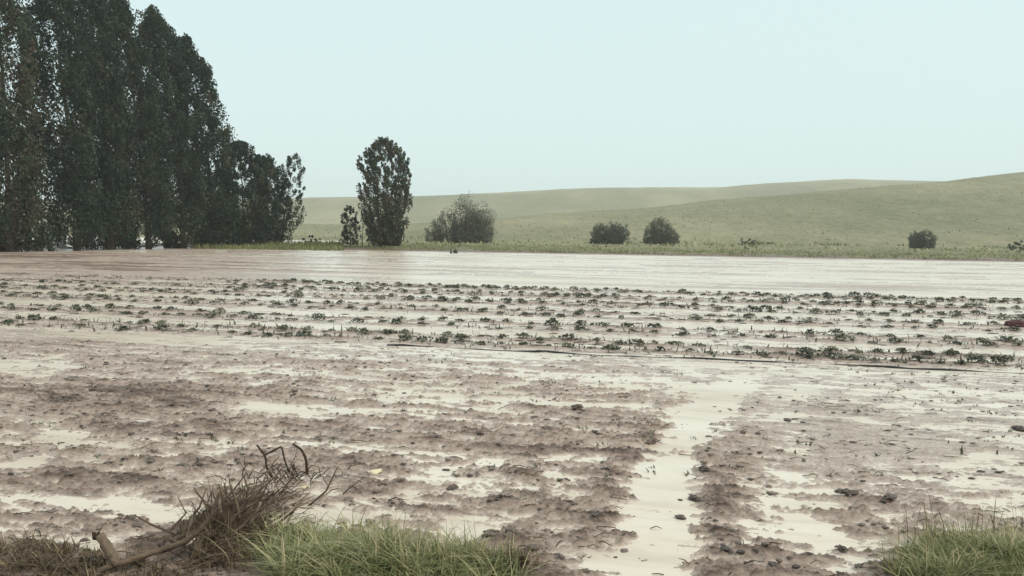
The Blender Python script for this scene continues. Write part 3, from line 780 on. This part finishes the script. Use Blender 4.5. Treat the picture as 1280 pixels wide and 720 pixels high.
# one green shoot
p = P(1203, 568); z = max(0, float(height(p[:1], p[1:2])[0]))
o = blade_field('green_shoot', np.array([[0, 0, 0]] * 5) + rng.normal(0, .008, (5, 3)) * [1, 1, 0], rng.uniform(.09, .15, 5), np.full(5, .025), np.full(5, .1), 'grass', .25)
o.location = (p[0], p[1], z); tag(o, 'single small green shoot standing in the silt at the right', 'shoot')

# ------------------------------------------------------------------ verge grass in front
def patch(name, label, polys, n, hr, wr, tints, mat, lean=.6, wind=(-.1, 0), kindof='grass'):
    out = []
    for (px, py, hw, hh, wgt) in polys:
        m = int(n * wgt); a = rng.uniform(0, 6.283, m); q = rng.random(m) ** .6
        X_ = px + np.cos(a) * q * hw; Y_ = py + np.sin(a) * q * hh
        out.append(np.array([P(x_, y_)[:2] for x_, y_ in zip(X_, Y_)]))
    pos = np.vstack(out); cl = fbm(pos[:, 0] * 5, pos[:, 1] * 5, 3, 440)
    pos = pos + np.stack([fbm(pos[:, 0] * 9, pos[:, 1] * 9, 2, 441), fbm(pos[:, 0] * 9, pos[:, 1] * 9, 2, 442)], 1) * .06
    z = height(pos[:, 0], pos[:, 1], False) - .01; m = len(pos)
    o = blade_field(name, np.column_stack([pos, z]), rng.uniform(*hr, m) * np.clip(1 + 1.0 * cl, .35, 2), rng.uniform(*wr, m), np.clip(rng.normal(tints[0], tints[1], m) + .18 * cl, 0, 1), mat, lean, None, wind)
    tag(o, label, kindof, kind='stuff'); return o
patch('green_grass', 'green grass tuft in the foreground left of centre', [(420, 715, 95, 42, .50), (520, 730, 100, 30, .30), (600, 735, 60, 22, .12), (370, 685, 40, 18, .08)], 8000, (.05, .23), (.005, .012), (.56, .27), 'grass', 1.9)
patch('green_grass', 'green grass tuft in the lower right corner', [(1190, 725, 75, 40, .55), (1260, 725, 70, 34, .45)], 5200, (.05, .25), (.005, .012), (.56, .27), 'grass', 1.7)
patch('dry_stems', 'tall dry grass stems over the lower right grass tuft', [(1170, 700, 60, 25, .5), (1260, 690, 60, 30, .5)], 150, (.2, .42), (.004, .007), (.65, .2), 'straw', .5, kindof='dry grass')
patch('dead_grass', 'flattened brown dead grass in the lower left corner', [(50, 712, 80, 32, .6), (160, 728, 80, 22, .4)], 2000, (.05, .15), (.004, .011), (.38, .26), 'straw', 2.2, kindof='dead grass')
patch('dead_grass', 'brown dead grass mixed into the brush heap beside the green tuft', [(285, 690, 60, 36, .6), (300, 640, 40, 30, .4)], 1300, (.08, .2), (.004, .009), (.35, .24), 'straw', 1.2, kindof='dead grass')
patch('dead_grass', 'short brown stubble at the right end of the green tuft', [(620, 715, 50, 18, 1)], 1300, (.05, .13), (.004, .009), (.3, .2), 'straw', 1.0, kindof='dead grass')

# ------------------------------------------------------------------ brush heap, branch and twigs
def W(px, py, lift=0.0, ref=None):
    """point above the ground spot ref (photograph px, py) that shows at px, py"""
    g = P(*ref) if ref else P(px, py)
    p = D(px, py, g[1]); return np.array([p[0], p[1], p[2] + lift])
def arm(pts, n=6):
    out = []; pts = [np.asarray(p) for p in pts]
    for a, b_, in zip(pts[:-1], pts[1:]):
        for i in range(n): out.append(a + (b_ - a) * i / n)
    out.append(pts[-1]); out = np.array(out)
    for _ in range(2): out[1:-1] = (out[:-2] + 2 * out[1:-1] + out[2:]) / 4
    return out
ref = (200, 712)
br = empty('fallen_branch', Vector(P(160, 712))); tag(br, 'crooked weathered branch with a broken stub lying in the lower left', 'branch')
o0 = np.array(br.location)
mb = MB(); pts = arm([W(95, 735, 0, (120, 728)), W(135, 708, 0, (150, 722)), W(190, 692, 0, ref), W(235, 676, 0, ref), W(262, 650, 0, ref), W(276, 612, 0, ref)], 6) - o0
mb.tube(pts, np.interp(np.linspace(0, 1, len(pts)), [0, .4, .7, 1], [.024, .022, .019, .008]), 10, .50, .32); mb.build('limb', M['wood'], br)
mb = MB(); pts = arm([W(146, 706, 0, (150, 720)), W(136, 688, 0, (150, 720)), W(124, 668, 0, (150, 720))], 5) - o0
mb.tube(pts, np.linspace(.036, .031, len(pts)), 11, .62, .22); mb.build('broken_stub', M['wood'], br)
mb = MB(); c = W(121, 668, 0, (150, 720)) - o0
for i in range(16):
    a = random.uniform(0, 6.283); q = random.uniform(.2, 1); mb.tube([c + np.array([math.cos(a) * .026 * q, math.sin(a) * .02 * q, -.03]), c + np.array([math.cos(a) * .034 * q - .006, math.sin(a) * .03 * q, random.uniform(.0, .022)])], [.014, .006], 5, .1, 0.1)
mb.build('splintered_end', M['wood'], br)

hp = empty('brush_heap', Vector(P(275, 690))); tag(hp, 'dark heap of dead roots and brush beside the green grass tuft', 'brush heap')
o0 = np.array(hp.location)
mb = MB(); rb = random.Random(31)
for i in range(330):
    py = rb.uniform(622, 715); px = rb.gauss(330 - (py - 622) * .85, 24); g = P(px, py); zg = float(height(g[:1], g[1:2], False)[0])
    p0 = np.array([g[0], g[1], zg]) - o0; a = rb.gauss(.5, .7) if rb.random() < .7 else rb.uniform(0, 6.28); L = rb.uniform(.1, .42); up = rb.uniform(.15, .95) * (1 if py < 690 else .5)
    d = np.array([math.cos(a) * .8 + .15, math.sin(a) * .35, up]); d /= np.linalg.norm(d)
    p1 = p0 + d * L * .55 + np.array([rb.gauss(0, .02), rb.gauss(0, .02), rb.gauss(0, .02)]); p2 = p0 + d * L + np.array([rb.gauss(0, .05), 0, rb.gauss(-.03, .05)])
    rad = rb.choice([.003, .004, .005, .007, .011]); mb.tube([p0, p1, p2], [rad, rad * .8, rad * .4], 4, rb.uniform(.1, .85), 0, False)
tag(mb.build('dead_twigs', M['wood'], hp), kind='stuff')
for i, (a, b_, t) in enumerate([((276, 662), (272, 612), .85), ((312, 655), (326, 628), .9), ((300, 650), (288, 606), .5), ((262, 668), (256, 640), .4)]):
    mb = MB(); pts = arm([W(*a, 0, (280, 680)), (W(*a, 0, (280, 680)) + W(*b_, 0, (280, 680))) / 2 + np.array([.01, 0, 0]), W(*b_, 0, (280, 680))], 4) - o0
    mb.tube(pts, np.linspace(.014, .009, len(pts)), 6, t, .12); mb.build('stick', M['wood'], hp)
mb = MB(); c = np.array(P(285, 672)) - o0   # the clump of soil the roots hold
nu, nv_ = 26, 12; Vv = []; Ff = []
for j in range(nv_):
    for i in range(nu):
        th = 6.283 * i / nu; ph_ = j / (nv_ - 1); rad = math.cos(ph_ * 1.5) ** .6
        n_ = 1 + .3 * float(pn(np.array([math.cos(th) * 2 + 4]), np.array([math.sin(th) * 2 + ph_ * 3]), 77)[0]) + .15 * float(pn(np.array([th * 3]), np.array([ph_ * 9]), 78)[0])
        Vv.append(c + np.array([math.cos(th) * .30 * rad * n_, math.sin(th) * .26 * rad * n_, .26 * ph_ * n_ + .02]))
Ff = [(j * nu + i, j * nu + (i + 1) % nu, (j + 1) * nu + (i + 1) % nu, (j + 1) * nu + i) for j in range(nv_ - 1) for i in range(nu)]
Vv.append(c + np.array([0, 0, .29])); Ff += [((nv_ - 1) * nu + i, (nv_ - 1) * nu + (i + 1) % nu, nu * nv_) for i in range(nu)]
mb.add(Vv, Ff, .12); mb.build('root_clump', M['wood'], hp)

def twig(label, chains, ref, rads, tint=.12):
    b0 = Vector(P(*ref)); t = empty('dry_twig', b0); tag(t, label, 'twig', 'dead twigs sticking up beside the brush heap'); mb = MB()
    for ch, r_ in zip(chains, rads):
        pts = arm([W(x, y, 0, ref) for x, y in ch], 4) - np.array(b0)
        mb.tube(pts, np.linspace(r_, r_ * .7, len(pts)), 6, tint, .18)
    mb.build('stalk', M['wood'], t)
twig('bent dead twig with an arch, left of two above the brush heap', [[(345, 602), (333, 586), (332, 570), (321, 556)], [(332, 568), (345, 562), (352, 557), (355, 572), (361, 590)]], (345, 604), (.013, .011))
twig('hooked dead twig, right of two above the brush heap', [[(384, 592), (383, 574), (377, 562), (366, 555)]], (384, 594), (.016,))
mb = MB(); g = P(350, 598); rb = random.Random(8)
tw = empty('low_brush', Vector(g)); tag(tw, 'low scrap of dead brush at the feet of the two dead twigs', 'brush')
for i in range(70):
    px, py = rb.gauss(352, 26), rb.gauss(600, 8); g2 = P(px, py); zg = max(0, float(height(g2[:1], g2[1:2])[0])); p0 = np.array([g2[0], g2[1], zg]) - g
    a = rb.uniform(0, 6.283); L = rb.uniform(.08, .2); mb.tube([p0, p0 + np.array([math.cos(a) * L * .5, math.sin(a) * L * .4, rb.uniform(.03, .09)]), p0 + np.array([math.cos(a) * L, math.sin(a) * L * .7, rb.uniform(0, .12)])], [.006, .005, .003], 4, rb.uniform(0, .4), 0, False)
tag(mb.build('dead_twigs', M['wood'], tw), kind='stuff')
# thin stick in the grass, flat pale scraps
p = [W(372, 712, 0, (375, 716)), W(379, 700, 0, (375, 716)), W(382, 690, 0, (375, 716))]
mb = MB(); mb.tube(arm(p, 4), np.linspace(.012, .006, 9), 6, .0, .1); tag(mb.build('dark_stick', M['wood']), 'short dark stick in the left side of the green grass tuft', 'stick')
for (px, py, s, rz, lab) in ((236, 701, .055, 1.1, 'small cream scrap lying on the brown brush heap'), (469, 592, .075, .25, 'pale sliver lying on the mud above the green grass tuft'), (380, 612, .05, .1, 'pale chip on the mud below the hooked twig')):
    g = P(px, py); z = max(0, float(height(g[:1], g[1:2])[0])) + (.05 if px < 300 else .02); mb = MB()
    n = 9; top = [(math.cos(6.283 * i / n) * s * random.uniform(.7, 1.2), math.sin(6.283 * i / n) * s * .45 * random.uniform(.7, 1.2), .008 + .02 * math.sin(i * 1.7)) for i in range(n)]
    bot = [(x, y, z_ - .006) for x, y, z_ in top]
    mb.add(top + bot, [tuple(range(n)), tuple(range(2 * n - 1, n - 1, -1))] + [(i, i + n, (i + 1) % n + n, (i + 1) % n) for i in range(n)], .8)
    o = mb.build('pale_scrap', M['paper'], None, (g[0], g[1], z), False); o.rotation_euler = (.35, .1, rz); tag(o, lab, 'scrap')

# ------------------------------------------------------------------ hazy air
mb = MB(); box(mb, (0, 875, 34), (6000, 1950, 80)); hz = mb.build('haze', None, smooth=False)
m = bpy.data.materials.new('haze'); m.use_nodes = True; nt = m.node_tree; nt.nodes.clear()
out = nt.nodes.new('ShaderNodeOutputMaterial'); pv = nt.nodes.new('ShaderNodeVolumePrincipled')
pv.inputs['Color'].default_value = (0.99, 1.0, 1.0, 1); pv.inputs['Density'].default_value = 0.00036; pv.inputs['Anisotropy'].default_value = 0.2
nt.links.new(pv.outputs[0], out.inputs['Volume']); hz.data.materials.clear(); hz.data.materials.append(m)
tag(hz, 'thin pale haze over the fields and hills', 'haze', kind='stuff')
